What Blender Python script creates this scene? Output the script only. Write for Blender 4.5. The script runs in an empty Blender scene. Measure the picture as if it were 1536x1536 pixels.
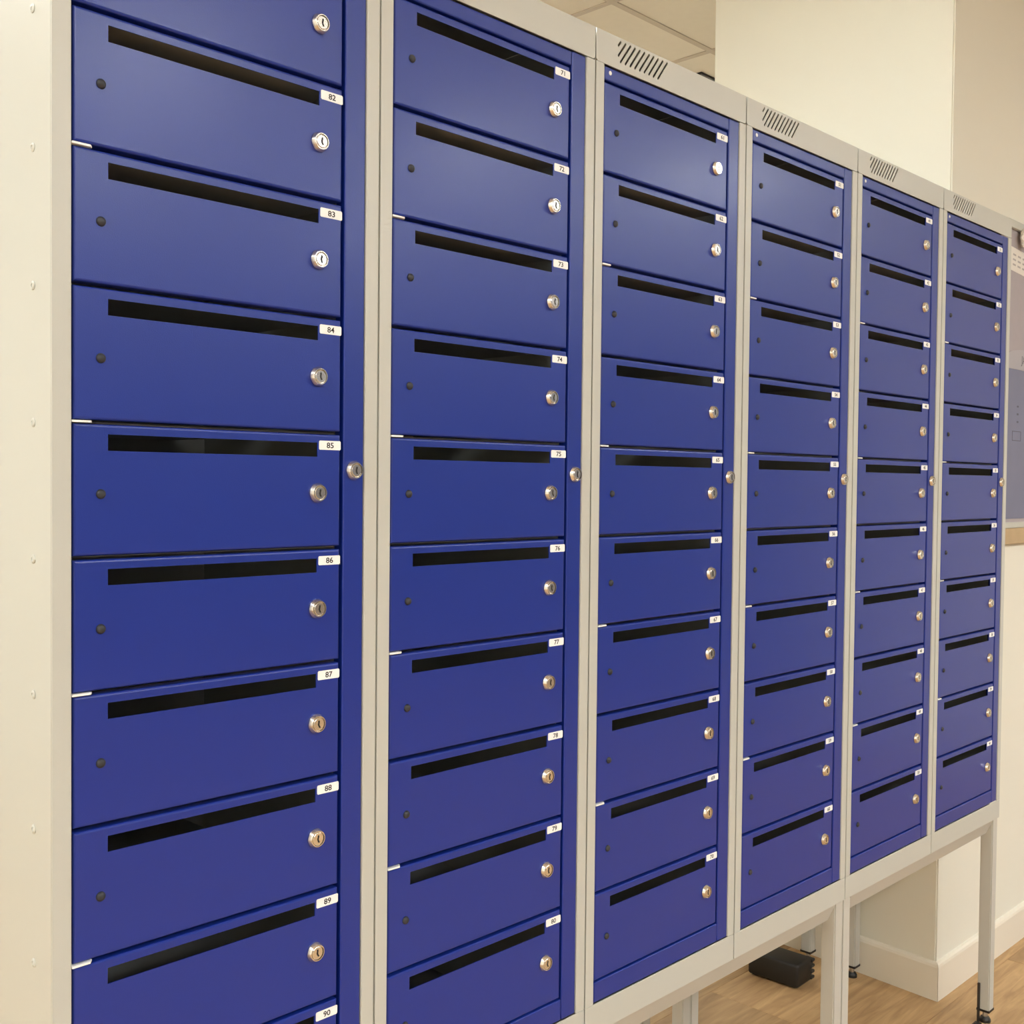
import bpy, bmesh, math, random
from mathutils import Vector, Matrix

random.seed(7)
scene = bpy.context.scene
COL = scene.collection

# ------------------------------------------------------------------ camera
YAW, PITCH, ROLL = 0.801264, -0.026438, 0.010082
CAM = Vector((-0.4671, -1.0668, 1.3446))
fw = Vector((math.sin(YAW) * math.cos(PITCH), math.cos(YAW) * math.cos(PITCH), math.sin(PITCH)))
ri = Vector((math.cos(YAW), -math.sin(YAW), 0))
up = ri.cross(fw)
r2 = ri * math.cos(ROLL) + up * math.sin(ROLL)
u2 = -ri * math.sin(ROLL) + up * math.cos(ROLL)
cam_data = bpy.data.cameras.new('camera')
cam_data.sensor_width = 36
cam_data.lens = 1690 / 1536 * 36
cam_data.clip_start = 0.05
cam = bpy.data.objects.new('camera', cam_data)
COL.objects.link(cam)
cam.matrix_world = Matrix(((r2.x, u2.x, -fw.x, CAM.x), (r2.y, u2.y, -fw.y, CAM.y),
                           (r2.z, u2.z, -fw.z, CAM.z), (0, 0, 0, 1)))
scene.camera = cam

# ------------------------------------------------------------------ world and exposure
world = bpy.data.worlds.new('world')
scene.world = world
world.use_nodes = True
bgn = world.node_tree.nodes['Background']
bgn.inputs['Color'].default_value = (0.9, 0.87, 0.8, 1)
bgn.inputs['Strength'].default_value = 0.05
scene.view_settings.view_transform = 'Standard'
scene.view_settings.look = 'None'
scene.view_settings.gamma = 1
scene.view_settings.use_curve_mapping = False
scene.view_settings.exposure = 1.2
PANEL_STRENGTH = 16.0
# ceiling tiles that are LED panels: (column, row) of the 600 mm grid
GRID_X0, GRID_Y0, TILE, CEIL_Z = 2.58, 1.43, 0.6, 3.0
PANELS = [(-8, -8), (-5, -8), (-2, -8), (1, -8), (-7, -11), (-4, -11), (-1, -11), (2, -11), (3, -7),
          (-8, -4), (-7, -2), (-4, -2), (-5, 1), (-4, 4), (-1, 4), (2, 3)]

# ------------------------------------------------------------------ materials
def nodes_of(name):
    m = bpy.data.materials.new(name)
    m.use_nodes = True
    nt = m.node_tree
    return m, nt, nt.nodes['Principled BSDF']

def paint(name, col, rough=0.4, var=0.04, scale=6.0, bump=0.0, bscale=700.0, metal=0.0, spec=0.5, rvar=0.0):
    """painted / moulded surface: base colour with slight mottling, optional fine relief"""
    m, nt, b = nodes_of(name)
    tc = nt.nodes.new('ShaderNodeTexCoord')
    n = nt.nodes.new('ShaderNodeTexNoise')
    n.inputs['Scale'].default_value = scale
    n.inputs['Detail'].default_value = 3
    nt.links.new(tc.outputs['Object'], n.inputs['Vector'])
    mx = nt.nodes.new('ShaderNodeMix'); mx.data_type = 'RGBA'
    mx.inputs['A'].default_value = (*[max(0, c * (1 - var)) for c in col], 1)
    mx.inputs['B'].default_value = (*[min(1, c * (1 + var)) for c in col], 1)
    nt.links.new(n.outputs['Fac'], mx.inputs['Factor'])
    nt.links.new(mx.outputs['Result'], b.inputs['Base Color'])
    b.inputs['Roughness'].default_value = rough
    b.inputs['Metallic'].default_value = metal
    b.inputs['Specular IOR Level'].default_value = spec
    if rvar:
        mr = nt.nodes.new('ShaderNodeMapRange')
        mr.inputs['To Min'].default_value = rough - rvar
        mr.inputs['To Max'].default_value = rough + rvar
        nt.links.new(n.outputs['Fac'], mr.inputs['Value'])
        nt.links.new(mr.outputs['Result'], b.inputs['Roughness'])
    if bump:
        n2 = nt.nodes.new('ShaderNodeTexNoise')
        n2.inputs['Scale'].default_value = bscale
        n2.inputs['Detail'].default_value = 1
        nt.links.new(tc.outputs['Object'], n2.inputs['Vector'])
        bp = nt.nodes.new('ShaderNodeBump')
        bp.inputs['Strength'].default_value = bump
        bp.inputs['Distance'].default_value = 0.001
        nt.links.new(n2.outputs['Fac'], bp.inputs['Height'])
        nt.links.new(bp.outputs['Normal'], b.inputs['Normal'])
    return m

M = {}
M['blue'] = paint('blue_powder_coat', (0.007, 0.028, 0.265), 0.34, 0.05, 5, 0.12, 900, rvar=0.03)
M['blue'].node_tree.nodes['Principled BSDF'].inputs['Coat Weight'].default_value = 0.12
M['blue'].node_tree.nodes['Principled BSDF'].inputs['Coat Roughness'].default_value = 0.2
M['grey'] = paint('light_grey_powder_coat', (0.55, 0.555, 0.505), 0.38, 0.02, 4, 0.08, 900)
M['inner'] = paint('grey_inside_coat', (0.58, 0.575, 0.54), 0.5, 0.03)
M['chrome'] = paint('nickel_plate', (0.76, 0.72, 0.66), 0.24, 0.05, 60, metal=1.0)
M['black'] = paint('black_plastic', (0.012, 0.011, 0.010), 0.45, 0.1, 20)
M['rubber'] = paint('charcoal_rubber', (0.025, 0.027, 0.035), 0.5, 0.1, 30)
M['white'] = paint('white_label_film', (0.95, 0.955, 0.94), 0.45, 0.01)
M['ink'] = paint('black_ink', (0.012, 0.011, 0.011), 0.6, 0.1)
M['wall'] = paint('cream_wall_paint', (0.81, 0.79, 0.69), 0.8, 0.015, 2, 0.05, 250)
M['dark_wall'] = paint('dark_reflection_wall', (0.12, 0.125, 0.15), 0.8, 0.015, 2, 0.05, 250)  # dark colour chosen so the unseen walls reflect little in the doors
M['skirt'] = paint('white_gloss_paint', (0.84, 0.79, 0.68), 0.35, 0.015, 3)
M['tile'] = paint('mineral_ceiling_tile', (0.80, 0.76, 0.68), 0.9, 0.03, 30, 0.2, 120)
M['tbar'] = paint('ceiling_grid_bar', (0.55, 0.49, 0.42), 0.6, 0.03)
M['zinc'] = paint('zinc_plate', (0.55, 0.53, 0.50), 0.35, 0.06, 60, metal=1.0)
M['dark_metal'] = paint('dark_bracket_metal', (0.05, 0.045, 0.04), 0.5, 0.1, 40, metal=0.6)
M['stand'] = paint('grey_stand_paint', (0.56, 0.55, 0.50), 0.42, 0.02, 4)
M['board'] = paint('mauve_felt', (0.42, 0.38, 0.40), 0.9, 0.05, 40, 0.3, 400)
M['oak'] = paint('pale_oak_lipping', (0.50, 0.36, 0.20), 0.5, 0.1, 25)
M['paper'] = paint('white_paper', (0.78, 0.74, 0.68), 0.8, 0.02)
M['poster_head'] = paint('pale_grey_print', (0.42, 0.40, 0.43), 0.6, 0.04, 12)
M['poster_blue'] = paint('slate_blue_print', (0.165, 0.175, 0.285), 0.45, 0.12, 9)
M['print'] = paint('faint_dark_print', (0.10, 0.10, 0.14), 0.6, 0.1)
M['faint'] = paint('faint_grey_print', (0.45, 0.42, 0.40), 0.7, 0.1)

def emission(name, col, s):
    m = bpy.data.materials.new(name); m.use_nodes = True
    nt = m.node_tree; nt.nodes.clear()
    e = nt.nodes.new('ShaderNodeEmission'); o = nt.nodes.new('ShaderNodeOutputMaterial')
    e.inputs['Color'].default_value = (*col, 1); e.inputs['Strength'].default_value = s
    nt.links.new(e.outputs[0], o.inputs['Surface'])
    return m
M['led'] = emission('led_diffuser', (0.965, 1.0, 1.0), PANEL_STRENGTH)

def wood():
    m, nt, b = nodes_of('oak_vinyl_plank')
    tc = nt.nodes.new('ShaderNodeTexCoord')
    oi = nt.nodes.new('ShaderNodeObjectInfo')
    mp = nt.nodes.new('ShaderNodeMapping')
    mp.inputs['Scale'].default_value = (1.6, 16, 1)
    add = nt.nodes.new('ShaderNodeVectorMath'); add.operation = 'ADD'
    sc = nt.nodes.new('ShaderNodeVectorMath'); sc.operation = 'SCALE'
    comb = nt.nodes.new('ShaderNodeCombineXYZ')
    for k in 'XYZ':
        nt.links.new(oi.outputs['Random'], comb.inputs[k])
    nt.links.new(comb.outputs[0], sc.inputs[0]); sc.inputs['Scale'].default_value = 37
    nt.links.new(tc.outputs['Object'], add.inputs[0]); nt.links.new(sc.outputs[0], add.inputs[1])
    nt.links.new(add.outputs[0], mp.inputs['Vector'])
    n = nt.nodes.new('ShaderNodeTexNoise'); n.inputs['Scale'].default_value = 2.2
    n.inputs['Detail'].default_value = 6; n.inputs['Roughness'].default_value = 0.6; n.inputs['Distortion'].default_value = 0.9
    nt.links.new(mp.outputs[0], n.inputs['Vector'])
    cr = nt.nodes.new('ShaderNodeValToRGB')
    e = cr.color_ramp.elements
    e[0].position = 0.25; e[0].color = (0.30, 0.172, 0.074, 1)
    e[1].position = 0.75; e[1].color = (0.62, 0.405, 0.20, 1)
    nt.links.new(n.outputs['Fac'], cr.inputs['Fac'])
    hs = nt.nodes.new('ShaderNodeHueSaturation')
    mr = nt.nodes.new('ShaderNodeMapRange')
    mr.inputs['To Min'].default_value = 0.9; mr.inputs['To Max'].default_value = 1.1
    nt.links.new(oi.outputs['Random'], mr.inputs['Value']); nt.links.new(mr.outputs[0], hs.inputs['Value'])
    nt.links.new(cr.outputs[0], hs.inputs['Color']); nt.links.new(hs.outputs[0], b.inputs['Base Color'])
    b.inputs['Roughness'].default_value = 0.5
    return m
M['wood'] = wood()

# ------------------------------------------------------------------ mesh helpers
def box(bm, x0, x1, y0, y1, z0, z1, mi=0):
    vs = [bm.verts.new(p) for p in ((x0, y0, z0), (x1, y0, z0), (x1, y1, z0), (x0, y1, z0),
                                    (x0, y0, z1), (x1, y0, z1), (x1, y1, z1), (x0, y1, z1))]
    fs = []
    for q in ((0, 3, 2, 1), (4, 5, 6, 7), (0, 1, 5, 4), (1, 2, 6, 5), (2, 3, 7, 6), (3, 0, 4, 7)):
        f = bm.faces.new([vs[i] for i in q]); f.material_index = mi; fs.append(f)
    return fs

def mesh_of(name, bm, *mats, smooth=None):
    me = bpy.data.meshes.new(name)
    bmesh.ops.recalc_face_normals(bm, faces=bm.faces)
    bm.to_mesh(me); bm.free()
    for m in mats:
        me.materials.append(M[m])
    if smooth is not None:
        for p in me.polygons:
            p.use_smooth = True
        me.set_sharp_from_angle(angle=math.radians(smooth))
    return me

def bevel_all(bm, r, seg=2):
    bmesh.ops.bevel(bm, geom=list(bm.edges), offset=r, segments=seg, affect='EDGES', profile=0.5)

def box_mesh(name, dims, mat, bev=0.0, seg=2):
    """box from (x0,x1,y0,y1,z0,z1) with rounded edges"""
    bm = bmesh.new(); box(bm, *dims)
    if bev:
        bevel_all(bm, bev, seg)
    return mesh_of(name, bm, mat)

def put(name, me, parent=None, loc=(0, 0, 0), label=None):
    o = bpy.data.objects.new(name, me)
    COL.objects.link(o)
    o.parent = parent
    o.location = loc
    if label:
        o['label'] = label
    return o

def thing(name, label, cat, loc=(0, 0, 0), group=None, me=None):
    o = bpy.data.objects.new(name, me)
    COL.objects.link(o)
    o.location = loc
    o['label'] = label; o['category'] = cat
    if group:
        o['group'] = group
    return o

def structure(name, me, label=None, loc=(0, 0, 0)):
    o = put(name, me, None, loc, label)
    o['kind'] = 'structure'
    return o

def lathe(bm, prof, seg=24, mi=0, axis='y', centre=(0, 0, 0)):
    """revolve (radius, height) pairs; axis y points out of the doors (towards -y)"""
    rings = []
    for r, h in prof:
        ring = []
        if r <= 1e-6:
            p = (0, -h, 0) if axis == 'y' else (0, 0, h)
            ring = [bm.verts.new(Vector(p) + Vector(centre))]
        else:
            for i in range(seg):
                a = 2 * math.pi * i / seg
                p = (r * math.cos(a), -h, r * math.sin(a)) if axis == 'y' else (r * math.cos(a), r * math.sin(a), h)
                ring.append(bm.verts.new(Vector(p) + Vector(centre)))
        rings.append(ring)
    for a, b in zip(rings, rings[1:]):
        for i in range(seg):
            j = (i + 1) % seg
            if len(a) == 1 and len(b) == 1:
                continue
            if len(a) == 1:
                f = bm.faces.new((a[0], b[i], b[j]))
            elif len(b) == 1:
                f = bm.faces.new((a[i], a[j], b[0]))
            else:
                f = bm.faces.new((a[i], a[j], b[j], b[i]))
            f.material_index = mi

def text_mesh(name, body, size, bold=0.0, extr=0.00006):
    cu = bpy.data.curves.new(name, 'FONT')
    cu.body = body; cu.size = size; cu.align_x = 'CENTER'; cu.align_y = 'CENTER'; cu.extrude = extr
    cu.resolution_u = 3; cu.offset = bold
    ob = bpy.data.objects.new(name, cu); COL.objects.link(ob)
    dg = bpy.context.evaluated_depsgraph_get()
    me = bpy.data.meshes.new_from_object(ob.evaluated_get(dg))
    bpy.data.objects.remove(ob); bpy.data.curves.remove(cu)
    return me

# ------------------------------------------------------------------ the room
RX0, RX1, RY0, RY1 = -3.0, 5.0, -6.6, 4.0
fl = structure('floor', box_mesh('floor', (RX0 - .1, RX1 + .1, RY0 - .1, RY1 + .1, -0.12, -0.004), 'wood'),
               'wood-look plank floor under the lockers')
PW, PL = 0.24, 1.8
plank_cache = {}
row = 0
y = RY0
while y < RY1 - 1e-6:
    off = (row * 0.67) % PL
    # the joint seen beside the wall: x = 2.805 in the row that holds y = 0.1
    if y <= 0.1 < y + PW:
        off = (2.805 - RX0) % PL
    cuts = [RX0] + [RX0 + off + k * PL for k in range(0, 9) if RX0 + 0.05 < RX0 + off + k * PL < RX1 - 0.05] + [RX1]
    for a, b in zip(cuts, cuts[1:]):
        L = round(b - a, 3)
        if L not in plank_cache:
            plank_cache[L] = box_mesh('plank', (0.0005, L - 0.0005, 0.0004, PW - 0.0004, -0.004, 0.0), 'wood', 0.0006, 1)
        put('plank', plank_cache[L], fl, (a, y, 0))
    y += PW
    row += 1

structure('wall_front', box_mesh('wall_front', (RX0 - .1, RX1 + .1, RY0 - .1, RY0, 0, CEIL_Z + .2), 'dark_wall'), 'unseen wall across the room behind the viewer, made dark for the door reflections')
structure('wall_back', box_mesh('wall_back', (RX0 - .1, RX1 + .1, RY1, RY1 + .1, 0, CEIL_Z + .2), 'wall'), 'far cream wall behind the lockers')
structure('wall_left', box_mesh('wall_left', (RX0 - .1, RX0, RY0, RY1, 0, CEIL_Z + .2), 'wall'), 'cream wall at the near end of the room')
structure('wall_end', box_mesh('wall_end', (RX1, RX1 + .1, -1.9, RY1, 0, CEIL_Z + .2), 'wall'), 'cream wall at the far end of the room')
structure('wall_end_dark', box_mesh('wall_end_dark', (RX1, RX1 + .1, RY0, -1.9, 0, CEIL_Z + .2), 'dark_wall'), 'unseen stretch of the end wall, made dark for the door reflections')  # end wall split off here, darkened to deepen the door reflections

def prism(bm, poly, z0, z1):
    lo = [bm.verts.new((x, y, z0)) for x, y in poly]
    hi = [bm.verts.new((x, y, z1)) for x, y in poly]
    bm.faces.new(lo[::-1]); bm.faces.new(hi)
    for i in range(len(poly)):
        j = (i + 1) % len(poly)
        bm.faces.new((lo[i], lo[j], hi[j], hi[i]))
PIER = [(2.414, 0.160), (RX1, 0.148), (RX1, 0.95), (2.478, 0.937)]
bm = bmesh.new(); prism(bm, PIER, 0.0, CEIL_Z)
ve = [e for e in bm.edges if abs(e.verts[0].co.z - e.verts[1].co.z) > 1 and e.verts[0].co.x < 3]
bmesh.ops.bevel(bm, geom=ve, offset=0.004, segments=2, affect='EDGES')
structure('wall_right', mesh_of('wall_right', bm, 'wall'), 'cream plastered pier that the locker row runs up to')

def skirting(name, p0, p1, n, mit0, mit1, label):
    """skirting board with a rounded top, from p0 to p1 along a wall whose outward normal is n"""
    prof = [(0.0, 0.0), (0.0125, 0.0), (0.0125, 0.088), (0.0105, 0.0945), (0.006, 0.0985), (0.0, 0.100)]
    p0, p1, n = Vector(p0), Vector(p1), Vector(n).normalized()
    d = (p1 - p0).normalized()
    bm = bmesh.new()
    ra = [bm.verts.new((*(p0 + n * t - d * (t * mit0)), z)) for t, z in prof]
    rb = [bm.verts.new((*(p1 + n * t + d * (t * mit1)), z)) for t, z in prof]
    for i in range(len(prof)):
        j = (i + 1) % len(prof)
        bm.faces.new((ra[i], ra[j], rb[j], rb[i]))
    bm.faces.new(ra[::-1]); bm.faces.new(rb)
    structure(name, mesh_of(name, bm, 'skirt'), label)
dl = (Vector(PIER[3]) - Vector(PIER[0])).normalized()
skirting('baseboard_left', PIER[0], PIER[3], (-dl.y, dl.x), 1.0, 0.0, 'white skirting board on the side of the pier')
skirting('baseboard_right', PIER[0], PIER[1], (-0.0046, -1), 1.0, 0.0, 'white skirting board along the wall at right')

# ceiling: grid bars and lay-in tiles
ce = structure('ceiling', box_mesh('ceiling', (RX0 - .1, RX1 + .1, RY0 - .1, RY1 + .1, CEIL_Z + .12, CEIL_Z + .2), 'wall'), 'suspended ceiling of square mineral tiles')
ix0, ix1 = math.floor((RX0 - GRID_X0) / TILE), math.ceil((RX1 - GRID_X0) / TILE)
iy0, iy1 = math.floor((RY0 - GRID_Y0) / TILE), math.ceil((RY1 - GRID_Y0) / TILE)
bm_long = box_mesh('grid_bar', (RX0, RX1, -0.012, 0.012, 0.0, 0.03), 'tbar')
bm_cross = box_mesh('grid_bar', (-0.012, 0.012, RY0, RY1, 0.0005, 0.03), 'tbar')
for j in range(iy0 + 1, iy1):
    put('grid_bar', bm_long, ce, (0, GRID_Y0 + j * TILE, CEIL_Z))
for i in range(ix0 + 1, ix1):
    put('grid_bar', bm_cross, ce, (GRID_X0 + i * TILE, 0, CEIL_Z))
tile_cache = {}
def tile_mesh(w, h):
    k = (round(w, 3), round(h, 3))
    if k not in tile_cache:
        tile_cache[k] = box_mesh('ceiling_tile', (0, w, 0, h, 0.004, 0.02), 'tile')
    return tile_cache[k]
bm = bmesh.new(); box(bm, 0.014, 0.586, 0.014, 0.586, -0.004, 0.008)
led_me = mesh_of('diffuser', bm, 'led')
bm = bmesh.new()
box(bm, 0.001, 0.599, 0.001, 0.014, -0.006, 0.02); box(bm, 0.001, 0.599, 0.586, 0.599, -0.006, 0.02)
box(bm, 0.001, 0.014, 0.014, 0.586, -0.006, 0.02); box(bm, 0.586, 0.599, 0.014, 0.586, -0.006, 0.02)
rim_me = mesh_of('frame', bm, 'skirt')
for i in range(ix0, ix1):
    for j in range(iy0, iy1):
        xa, xb = max(GRID_X0 + i * TILE, RX0), min(GRID_X0 + (i + 1) * TILE, RX1)
        ya, yb = max(GRID_Y0 + j * TILE, RY0), min(GRID_Y0 + (j + 1) * TILE, RY1)
        if (i, j) in PANELS:
            t = thing('ceiling_light', 'square flat ceiling light panel in the tile grid', 'light', (xa, ya, CEIL_Z), 'ceiling light panels')
            put('frame', rim_me, t); put('diffuser', led_me, t)
        else:
            put('ceiling_tile', tile_mesh(xb - xa, yb - ya), ce, (xa, ya, CEIL_Z))

# ------------------------------------------------------------------ locker parts (origin: front left bottom corner)
W, ZB, ZT = 0.40, 0.5185, 2.0065
H = ZT - ZB
DEPTH = 0.395
P = 0.134
LOCK0 = 1.866 - ZB                      # height of the topmost cam lock above the locker base
DX0, DX1 = 0.0228, 0.3445               # door left / right
DZ0, DZ1 = -0.0620, 0.0678              # door bottom / top about its lock
SX0, SX1, SZ0, SZ1 = 0.0580, 0.3118, 0.0418, 0.0580
LX, MLX = 0.3115, 0.3640
DY = 0.0015                             # door face behind the frame face
FT, FB = 0.0475, 0.0445                 # heights of the top and bottom grey fascia
G = 0.0011                              # half the gap between lockers

def door_mesh():
    bm = bmesh.new()
    xs = [DX0, SX0, SX1, DX1]; zs = [DZ0, SZ0, SZ1, DZ1]
    v = [[bm.verts.new((x, 0, z)) for z in zs] for x in xs]
    for i in range(3):
        for j in range(3):
            if not (i == 1 and j == 1):
                bm.faces.new((v[i][j], v[i + 1][j], v[i + 1][j + 1], v[i][j + 1]))
    outer = [e for e in bm.edges if e.is_boundary and (
        all(abs(q.co.x - DX0) < 1e-6 for q in e.verts) or all(abs(q.co.x - DX1) < 1e-6 for q in e.verts) or
        all(abs(q.co.z - DZ0) < 1e-6 for q in e.verts) or all(abs(q.co.z - DZ1) < 1e-6 for q in e.verts))]
    hole = [e for e in bm.edges if e.is_boundary and e not in outer]
    r = bmesh.ops.extrude_edge_only(bm, edges=outer)
    for q in r['geom']:
        if isinstance(q, bmesh.types.BMVert):
            q.co.y += 0.017
    r = bmesh.ops.extrude_edge_only(bm, edges=hole)
    for q in r['geom']:
        if isinstance(q, bmesh.types.BMVert):
            q.co.y += 0.0014
    bmesh.ops.bevel(bm, geom=[e for e in outer if e.is_valid], offset=0.0026, segments=3, affect='EDGES', profile=0.5)
    me = mesh_of('door', bm, 'blue')
    return me

def lock_mesh():
    bm = bmesh.new()
    # scalloped collar, chamfered bezel, recessed ring, plug
    lathe(bm, [(0.0116, 0.0), (0.0117, 0.0022), (0.0112, 0.0034), (0.0099, 0.0056), (0.0093, 0.0066),
               (0.0084, 0.0066), (0.0082, 0.0040), (0.0076, 0.0040), (0.0074, 0.0060), (0.0068, 0.0064), (0.0, 0.0064)], 28)
    for vtx in bm.verts:
        r = math.hypot(vtx.co.x, vtx.co.z)
        if r > 0.0109:
            a = math.atan2(vtx.co.z, vtx.co.x)
            k = 1 - 0.035 * (0.5 + 0.5 * math.cos(7 * a))
            vtx.co.x *= k; vtx.co.z *= k
    # s-shaped key slot: raised black strip standing in for the dark inside the hole
    path = [(0.0002, 0.0042), (0.0001, 0.0020), (-0.0005, 0.0006), (-0.0005, -0.0012), (0.0003, -0.0028), (0.0008, -0.0042)]
    hw = 0.00095
    yk = -0.00672
    L = [bm.verts.new((x - hw, yk, z)) for x, z in path]
    R = [bm.verts.new((x + hw, yk, z)) for x, z in path]
    Lb = [bm.verts.new((x - hw, -0.0058, z)) for x, z in path]
    Rb = [bm.verts.new((x + hw, -0.0058, z)) for x, z in path]
    fs = []
    for i in range(len(path) - 1):
        fs.append(bm.faces.new((L[i], R[i], R[i + 1], L[i + 1])))
        fs.append(bm.faces.new((L[i], L[i + 1], Lb[i + 1], Lb[i])))
        fs.append(bm.faces.new((R[i + 1], R[i], Rb[i], Rb[i + 1])))
    for f in fs:
        f.material_index = 1
    return mesh_of('cam_lock', bm, 'chrome', 'ink', smooth=24)

def plug_mesh():
    bm = bmesh.new()
    lathe(bm, [(0.0050, 0.0), (0.0049, 0.0008), (0.0042, 0.0022), (0.0028, 0.0032), (0.0012, 0.0036), (0.0, 0.0037)], 18)
    return mesh_of('rubber_plug', bm, 'rubber', smooth=60)

def rivet_mesh(r=0.0045, h=0.0016, axis='x', mat='grey'):
    bm = bmesh.new()
    lathe(bm, [(r, 0.0), (r, h * 0.45), (r * 0.8, h * 0.85), (r * 0.45, h), (r * 0.40, h * 0.55), (0, h * 0.5)], 16)
    if axis == 'x':
        bmesh.ops.rotate(bm, verts=bm.verts, cent=(0, 0, 0), matrix=Matrix.Rotation(-math.pi / 2, 3, 'Z'))
    return mesh_of('rivet', bm, mat, smooth=40)

def label_mesh(num):
    """white sticker with the box number printed on it"""
    tm = text_mesh('number', str(num), 0.0090, 0.00016)
    bm = bmesh.new()
    x0, x1, z0, z1 = 0.3138, 0.3446, 0.0500, 0.0606
    box(bm, x0, x1, -0.0005, 0.0, z0, z1)
    ve = [e for e in bm.edges if abs(e.verts[0].co.y - e.verts[1].co.y) > 1e-5]
    bmesh.ops.bevel(bm, geom=ve, offset=0.0008, segments=2, affect='EDGES')
    old = set(bm.verts)
    bm.from_mesh(tm)
    cx, cz = (x0 + x1) / 2 + 0.0002, (z0 + z1) / 2
    new = set(v for v in bm.verts if v not in old)
    xs = [v.co.x for v in new]; ys = [v.co.y for v in new]
    mx, my = (min(xs) + max(xs)) / 2, (min(ys) + max(ys)) / 2
    wide = 0.0100 / (max(xs) - min(xs)) if '1' not in str(num) else 1.2
    for v in new:
        x, y, z = v.co
        v.co = (cx + (x - mx) * wide, -0.00052 - z, cz + (y - my))
    for f in bm.faces:
        f.material_index = 1 if f.verts[0] in new else 0
    bpy.data.meshes.remove(tm)
    return mesh_of('number_label', bm, 'white', 'ink')

def fascia_mesh(vents):
    cu = bpy.data.curves.new('fascia', 'CURVE')
    cu.dimensions = '2D'; cu.fill_mode = 'BOTH'; cu.extrude = 0.0004; cu.bevel_depth = 0.0006; cu.bevel_resolution = 1
    def poly(pts):
        s = cu.splines.new('POLY'); s.points.add(len(pts) - 1); s.use_cyclic_u = True
        for p, q in zip(s.points, pts):
            p.co = (q[0], q[1], 0, 1)
    b = 0.0008
    x0, x1, z0, z1 = G + b, W - G - b, H - FT + b, H - b
    c = 0.003
    poly([(x0 + c, z0), (x1 - c, z0), (x1, z0 + c), (x1, z1), (x0, z1), (x0, z0 + c)])
    if vents:
        sl = 0.0252 / 0.0324                     # run per rise of the slits
        zt, zb = H - 0.0050, H - 0.0362
        left = 0.0515
        for k in range(11):
            xt = 0.0580 + k * 0.01155
            xb = xt - sl * (zt - zb)
            z_low = zb
            if xb < left:
                z_low = zt - (xt - left) / sl; xb = left
            d = Vector((xt - xb, zt - z_low)).normalized() * 1.0
            n = Vector((-d.y, d.x)) * 0.0023
            a, e = Vector((xb, z_low)), Vector((xt, zt))
            pts = [a + n, a - d * 0.0012, a - n, e - n, e + d * 0.0012, e + n]
            poly([(p.x, p.y) for p in pts])
    ob = bpy.data.objects.new('fascia', cu); COL.objects.link(ob)
    dg = bpy.context.evaluated_depsgraph_get()
    me = bpy.data.meshes.new_from_object(ob.evaluated_get(dg))
    bpy.data.objects.remove(ob); bpy.data.curves.remove(cu)
    for v in me.vertices:                        # stand it upright: x stays, y becomes height
        x, y, z = v.co
        v.co = (x, 0.0013 - z, y)
    me.materials.clear(); me.materials.append(M['grey'])
    for p in me.polygons:
        p.material_index = 0
    # return lip over the top of the locker
    bm = bmesh.new(); bm.from_mesh(me)
    box(bm, G, W - G, 0.0027, 0.030, H - 0.0012, H)
    me2 = mesh_of('top_fascia', bm, 'grey')
    return me2

ME = {}
ME['door'] = door_mesh()
ME['lock'] = lock_mesh()
ME['plug'] = plug_mesh()
ME['rivet'] = rivet_mesh()
ME['rail_hole_dot'] = rivet_mesh(0.0032, 0.0010, 'y', 'white')  # white stud standing in for the small bright hole in the rail
ME['top_fascia'] = fascia_mesh(True)
ME['bottom_fascia'] = box_mesh('bottom_fascia', (G, W - G, 0.0, 0.0024, 0.0, FB), 'grey', 0.0009)
bm = bmesh.new()
prism_pts = [(G, 0.0), (0.0205, 0.0), (0.0205, 0.022), (0.0190, 0.022), (0.0190, 0.0016), (G, 0.0016)]
lo = [bm.verts.new((x, y, FB + 0.0004)) for x, y in prism_pts]; hi = [bm.verts.new((x, y, H - FT - 0.0004)) for x, y in prism_pts]
bm.faces.new(lo[::-1]); bm.faces.new(hi)
for i in range(6):
    bm.faces.new((lo[i], lo[(i + 1) % 6], hi[(i + 1) % 6], hi[i]))
bm.edges.ensure_lookup_table()
be = [e for e in bm.edges if all(v.co.y < 1e-6 and v.co.x > 0.02 for v in e.verts)]
bmesh.ops.bevel(bm, geom=be, offset=0.0014, segments=2, affect='EDGES')
ME['left_stile'] = mesh_of('frame_stile', bm, 'grey')
ME['right_stile'] = box_mesh('frame_stile', (0.3800, W - G, 0.0, 0.024, FB + 0.0004, H - FT - 0.0004), 'grey', 0.0012)
rail_top = LOCK0 + DZ1 + 0.0034
rail_bot = LOCK0 - 9 * P + DZ0 - 0.0030
ME['stile'] = box_mesh('master_stile', (0.3492, 0.3792, DY, DY + 0.018, FB + 0.0012, H - FT - 0.0012), 'blue', 0.0020, 3)
ME['top_rail'] = box_mesh('master_rail', (DX0, 0.3482, DY, DY + 0.018, rail_top, H - FT - 0.0020), 'blue', 0.0020, 3)
ME['bottom_rail'] = box_mesh('master_rail', (DX0, 0.3482, DY, DY + 0.018, FB + 0.0012, rail_bot), 'blue', 0.0020, 3)
ME['side'] = box_mesh('side_panel', (G, G + 0.0012, 0.0028, DEPTH, 0.001, H - 0.0015), 'grey', 0.0004, 1)
ME['side_r'] = box_mesh('side_panel', (W - G - 0.0012, W - G, 0.0245, DEPTH, 0.001, H - 0.0015), 'grey')
ME['back'] = box_mesh('back_panel', (G + 0.0014, W - G - 0.0014, DEPTH - 0.0012, DEPTH, 0.001, H - 0.0015), 'inner')
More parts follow.
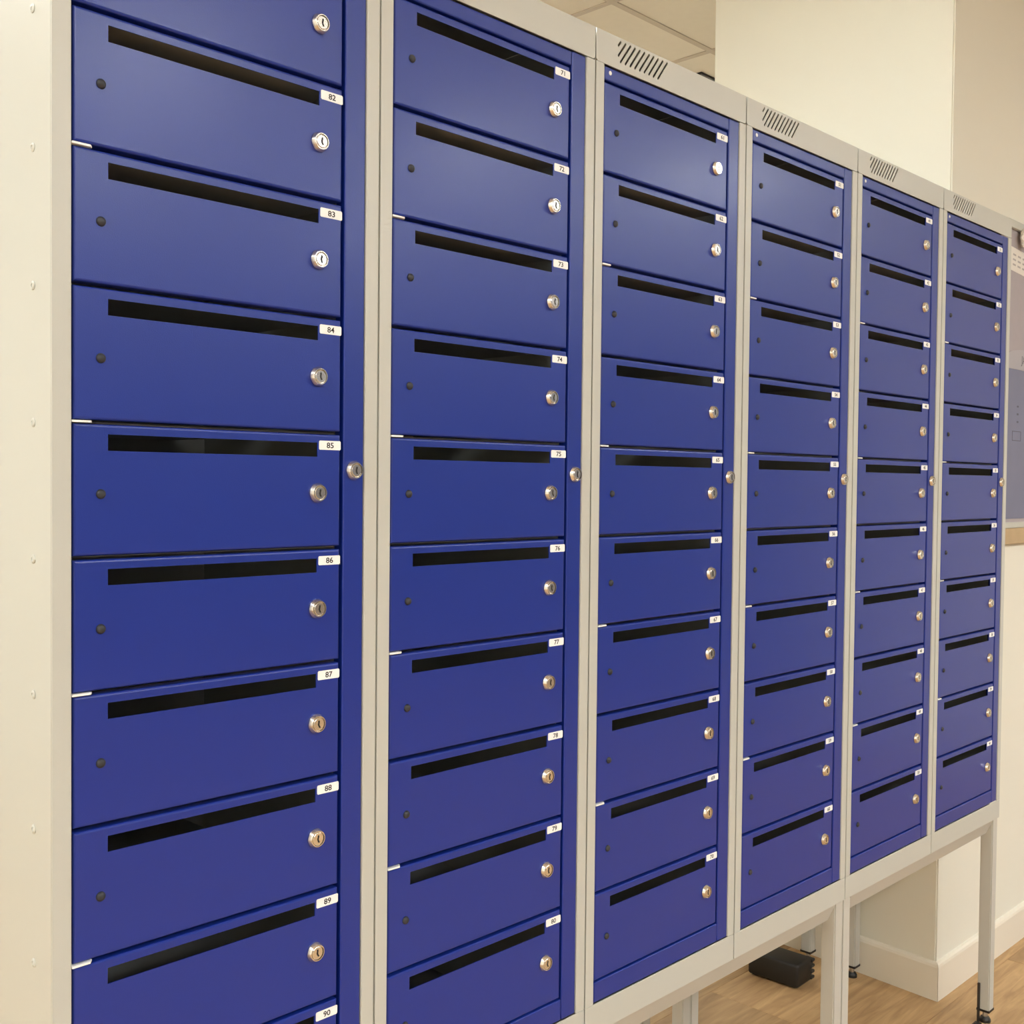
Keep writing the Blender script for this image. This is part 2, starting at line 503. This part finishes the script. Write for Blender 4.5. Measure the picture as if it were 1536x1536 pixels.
ME['top_panel'] = box_mesh('top_panel', (G + 0.0014, W - G - 0.0014, 0.0302, DEPTH - 0.0014, H - 0.0015, H - 0.0003), 'grey')
ME['floor_panel'] = box_mesh('bottom_panel', (G + 0.0014, W - G - 0.0014, 0.0245, DEPTH - 0.0014, 0.001, 0.0022), 'inner')
ME['shelf'] = box_mesh('shelf', (0.0225, 0.3480, 0.0195, DEPTH - 0.0016, -0.0005, 0.0005), 'inner')
bm = bmesh.new()
pts = [(0.0206, -0.0006), (0.0390, -0.0006), (0.0425, 0.004), (0.0425, 0.020), (0.0206, 0.020)]
lo = [bm.verts.new((x, y, -0.0010)) for x, y in pts]; hi = [bm.verts.new((x, y, 0.0010)) for x, y in pts]
bm.faces.new(lo[::-1]); bm.faces.new(hi)
for i in range(5):
    bm.faces.new((lo[i], lo[(i + 1) % 5], hi[(i + 1) % 5], hi[i]))
ME['hinge'] = mesh_of('hinge_tab', bm, 'white')  # grey metal tab; the light from above is put into its white colour

LOCKER_LABELS = [
    (81, 'blue post locker with doors 81 to 90, nearest, its grey riveted side showing'),
    (71, 'blue post locker with doors 71 to 80, second in the row'),
    (61, 'blue post locker with doors 61 to 70, third in the row'),
    (51, 'blue post locker with doors 51 to 60, fourth in the row'),
    (41, 'blue post locker with doors 41 to 50, fifth in the row'),
    (31, 'blue post locker with doors 31 to 40, farthest, beside the notice board'),
]
for k, (n0, lab) in enumerate(LOCKER_LABELS):
    t = thing('post_locker', lab, 'locker', (k * W, 0, ZB), 'post lockers in the blue row')
    sp = put('side_panel', ME['side'], t)
    if k == 0:
        for i in range(11):
            put('rivet', ME['rivet'], sp, (G, 0.042, 1.6664 - ZB + (2 - i) * P), None)
    put('side_panel', ME['side_r'], t)
    put('back_panel', ME['back'], t)
    put('top_panel', ME['top_panel'], t)
    put('bottom_panel', ME['floor_panel'], t)
    put('top_fascia', ME['top_fascia'], t, label='light grey top fascia with slanted vent slits')
    put('bottom_fascia', ME['bottom_fascia'], t)
    put('frame_stile', ME['left_stile'], t)
    put('frame_stile', ME['right_stile'], t)
    ms = put('master_stile', ME['stile'], t, label='blue upright strip with the master lock')
    put('cam_lock', ME['lock'], ms, (MLX, DY, LOCK0 - 4 * P + 0.0268), 'round silver master lock')
    tr = put('master_rail', ME['top_rail'], t)
    put('rivet', ME['rail_hole_dot'], tr, (0.0345, DY, (rail_top + H - FT) / 2 + 0.001))  # not a fixing: white dot where the rail has a bright hole
    put('master_rail', ME['bottom_rail'], t)
    for i in range(10):
        z = LOCK0 - i * P
        d = put('door', ME['door'], t, (0, DY, z), 'blue door numbered %d' % (n0 + i))
        o = put('cam_lock', ME['lock'], d, (LX, 0, 0), 'round silver cam lock')
        o.rotation_euler = (0, random.uniform(-0.12, 0.12), 0)
        put('rubber_plug', ME['plug'], d, (0.0505, 0, -0.0012), 'small dark rubber plug')
        put('number_label', label_mesh(n0 + i), d, label='white label reading %d' % (n0 + i))
        if i < 9:
            put('shelf', ME['shelf'], t, (0, 0, z + DZ0 - 0.0021))
        if i in (1, 3, 5, 7):
            put('hinge_tab', ME['hinge'], t, (0, 0, z + DZ0 - 0.0021), 'short grey metal hinge tab, coloured white as if lit from above')

# ------------------------------------------------------------------ stands under the lockers
LEG = 0.030
def leg_mesh(z1):
    bm = bmesh.new(); box(bm, 0, LEG, 0, LEG, 0.034, z1)
    ve = [e for e in bm.edges if abs(e.verts[0].co.z - e.verts[1].co.z) > 0.1]
    bmesh.ops.bevel(bm, geom=ve, offset=0.0025, segments=2, affect='EDGES')
    return mesh_of('leg', bm, 'stand')
LEG_ME = leg_mesh(ZB - 0.0005)
def foot_mesh():
    bm = bmesh.new()
    c = LEG / 2
    box(bm, -0.0008, LEG + 0.0008, -0.0008, LEG + 0.0008, 0.029, 0.0345, 0)
    lathe(bm, [(0.0, 0.029), (0.0085, 0.029), (0.0085, 0.024), (0.006, 0.023), (0.006, 0.012)], 12, 1, 'z', (c, c, 0))
    lathe(bm, [(0.006, 0.013), (0.010, 0.0125), (0.0135, 0.007), (0.0140, 0.0), (0.0, 0.0)], 16, 0, 'z', (c, c, 0))
    return mesh_of('foot', bm, 'black', 'zinc')
FOOT_ME = foot_mesh()
SW = 2 * W
bm = bmesh.new()                        # pressed angle rail whose face slopes inwards
rp = [(0.0, ZB - 0.0005), (0.0, ZB - 0.003), (0.016, ZB - 0.038), (0.026, ZB - 0.038), (0.026, ZB - 0.0005)]
ra = [bm.verts.new((LEG + 0.0012, y, z)) for y, z in rp]; rb = [bm.verts.new((SW - LEG - 0.0012, y, z)) for y, z in rp]
bm.faces.new(ra); bm.faces.new(rb[::-1])
for i in range(5):
    bm.faces.new((ra[i], rb[i], rb[(i + 1) % 5], ra[(i + 1) % 5]))
RAIL_X = mesh_of('rail', bm, 'stand')
RAIL_Y = box_mesh('rail', (0.0, 0.025, LEG, 0.3610 - 0.0005, ZB - 0.0255, ZB - 0.0005), 'stand', 0.0012)
def stand(label, x, y, group):
    t = thing('locker_stand', label, 'stand', (x, y, 0), group)
    for lx in (0.0011, SW - LEG - 0.0011):
        for ly in (0.004, 0.365):
            g = put('leg', LEG_ME, t, (lx, ly, 0))
            put('foot', FOOT_ME, g, label='black adjustable foot')
        put('rail', RAIL_Y, t, (lx + 0.0025, 0.004, 0))
    for ry in (0.004, 0.367):
        put('rail', RAIL_X, t, (0, ry, 0))
    return t
stand('grey steel leg stand under the two nearest lockers', 0.0, 0.0, 'stands of the blue row')
stand('grey steel leg stand under the two middle lockers', 0.8, 0.0, 'stands of the blue row')
tC = stand('grey steel leg stand under the two farthest lockers, bracketed to the floor', 1.6, 0.0, 'stands of the blue row')
bm = bmesh.new()
box(bm, 0.7620, 0.7680, 0.026, 0.031, 0.0, 0.100); box(bm, 0.730, 0.7620, 0.018, 0.034, 0.0, 0.003)
lathe(bm, [(0.0, 0.0), (0.004, 0.0), (0.004, 0.004), (0.0, 0.005)], 8, 0, 'z', (0.742, 0.026, 0.003))
put('floor_bracket', mesh_of('floor_bracket', bm, 'dark_metal'), tC, label='dark angle bracket fixing the leg to the floor')
# second row standing back to back with the first: only its legs show below
stand('grey stand of the row behind, its leg by the black box', 1.6, 0.495, 'stands of the row behind')
stand('grey stand of the row behind, farther from the pier', 0.8, 0.495, 'stands of the row behind')

for k in range(4):
    t = thing('locker', 'plain grey locker of the row standing back to back behind the blue row', 'locker', (0.8 + (k + 1) * W, 0.895, ZB), 'lockers of the row behind')
    t.rotation_euler = (0, 0, math.pi)
    for nm, key in (('side_panel', 'side'), ('side_panel', 'side_r'), ('back_panel', 'back'), ('top_panel', 'top_panel'), ('bottom_panel', 'floor_panel'),
                    ('top_fascia', 'top_fascia'), ('bottom_fascia', 'bottom_fascia')):
        put(nm, ME[key], t)
    put('door', box_mesh('door', (DX0, 0.3792, 0.002, 0.02, FB + 0.001, H - FT - 0.001), 'blue', 0.002), t)

# ------------------------------------------------------------------ black box on the floor
t = thing('plastic_box', 'small black plastic box lying on the floor below the lockers', 'box', (2.197, 0.440, 0.0))
t.rotation_euler = (0, 0, math.radians(2))
bm = bmesh.new(); box(bm, 0.0, 0.085, 0.0, 0.150, 0.003, 0.066); bevel_all(bm, 0.007, 2)
put('case', mesh_of('case', bm, 'black', smooth=50), t)
for i in range(4):
    put('rib', box_mesh('rib', (0.074, 0.094, -0.003, 0.020, 0.006 + i * 0.0155, 0.0145 + i * 0.0155), 'black', 0.003), t)
for i in range(2):
    put('rubber_foot', box_mesh('rubber_foot', (0.010, 0.075, 0.012 + i * 0.11, 0.030 + i * 0.11, 0.0, 0.004), 'rubber'), t)

# ------------------------------------------------------------------ black vent in the ceiling, behind
t = thing('ceiling_vent', 'black square vent grille in the ceiling, just above the locker tops beside the pier', 'vent', (3.34, 1.585, CEIL_Z - 0.006))
bm = bmesh.new()
VW = 0.30
box(bm, 0, VW, 0, 0.02, 0.0, 0.012); box(bm, 0, VW, VW - 0.02, VW, 0.0, 0.012)
box(bm, 0, 0.02, 0.02, VW - 0.02, 0.0, 0.012); box(bm, VW - 0.02, VW, 0.02, VW - 0.02, 0.0, 0.012)
put('frame', mesh_of('frame', bm, 'black'), t)
put('backing', box_mesh('backing', (0.02, VW - 0.02, 0.02, VW - 0.02, 0.008, 0.012), 'black'), t)
slat_me = box_mesh('slat', (0.02, VW - 0.02, 0.0, 0.010, 0.001, 0.004), 'rubber')
for i in range(11):
    put('slat', slat_me, t, (0, 0.030 + i * 0.0225, 0))

# ------------------------------------------------------------------ notice board on the right wall
BX0, BX1, BY = 2.745, 3.90, 0.156
t = thing('notice_board', 'mauve felt notice board with pale wooden bottom rail on the wall', 'notice board', (0, BY, 0))
put('panel', box_mesh('panel', (BX0, BX1, -0.010, 0.0, 1.245, 2.070), 'board'), t)
put('frame_rail', box_mesh('frame_rail', (BX0, BX1, -0.020, 0.0, 2.070, 2.092), 'grey', 0.002), t, label='grey top edge strip')
put('frame_rail', box_mesh('frame_rail', (BX0, BX1, -0.012, 0.0, 1.228, 1.245), 'grey', 0.002), t, label='pale lower edge strip')
put('wooden_rail', box_mesh('wooden_rail', (BX0, BX1, -0.016, 0.0, 1.183, 1.228), 'oak', 0.002), t, label='pale wooden bottom rail')

py = BY - 0.0104
def flat_poly(name, pts, y0, y1, mat):
    bm = bmesh.new()
    a = [bm.verts.new((x, y0, z)) for x, z in pts]; b = [bm.verts.new((x, y1, z)) for x, z in pts]
    bm.faces.new(a); bm.faces.new(b[::-1])
    for i in range(len(pts)):
        j = (i + 1) % len(pts)
        bm.faces.new((a[i], b[i], b[j], a[j]))
    return mesh_of(name, bm, mat)
t = thing('poster', 'slate blue poster with pale arched heading pinned on the board', 'poster', (2.77, py, 1.255))
PWD = 0.60
put('sheet', box_mesh('sheet', (0, PWD, -0.0008, 0.0, 0.0, 0.425), 'poster_blue'), t)
arc = [(0, 0.4255), (PWD, 0.4255)] + [(PWD / 2 + PWD / 2 * math.cos(a), 0.4255 + 0.035 + 0.030 * math.sin(a)) for a in [math.pi * i / 16 for i in range(17)]]
put('heading', flat_poly('heading', arc, -0.0012, 0.0, 'poster_head'), t, label='pale grey arched heading')
tm = text_mesh('lettering', 'JA', 0.032, extr=0.0002)
for v in tm.vertices:
    x, yy, z = v.co; v.co = (x, -z, yy)
tm.materials.clear(); tm.materials.append(M['print'])
put('lettering', tm, t, (0.125, -0.0014, 0.454))
bm = bmesh.new()
for i in range(3):
    box(bm, 0.085, 0.097, -0.0011, -0.0008, 0.318 - i * 0.022, 0.323 - i * 0.022)
x0, x1, z0, z1 = 0.052, 0.118, 0.222, 0.250
for a in ((x0, x1, z0, z0 + .002), (x0, x1, z1 - .002, z1), (x0, x0 + .002, z0, z1), (x1 - .002, x1, z0, z1)):
    box(bm, a[0], a[1], -0.0011, -0.0008, a[2], a[3])
put('print', mesh_of('print', bm, 'print'), t)

t = thing('paper_sheet', 'tilted white paper note pinned near the top of the board', 'paper', (2.83, py, 1.985))
t.rotation_euler = (0, math.radians(3), 0)
put('sheet', box_mesh('sheet', (-0.05, 0.072, -0.0008, 0.0, -0.032, 0.034), 'paper'), t)
bm = bmesh.new()
for i in range(3):
    for j in range(3):
        box(bm, -0.03 + j * 0.036, -0.008 + j * 0.036, -0.0011, -0.0008, 0.012 - i * 0.014, 0.017 - i * 0.014)
put('print', mesh_of('print', bm, 'faint'), t)

bm = bmesh.new()
bmesh.ops.create_icosphere(bm, subdivisions=3, radius=0.034)
rnd = random.Random(3)
for v in bm.verts:
    k = 0.85 + 0.15 * math.sin(v.co.x * 190 + 1) * math.cos(v.co.z * 160) + rnd.uniform(-0.06, 0.06)
    v.co = (v.co.x * k * 0.9, v.co.y * k * 0.35, v.co.z * k)
thing('paper_rosette', 'crumpled white paper rosette at the top of the notice board', 'decoration', (2.85, BY - 0.026, 2.05), me=mesh_of('paper_rosette', bm, 'paper'))
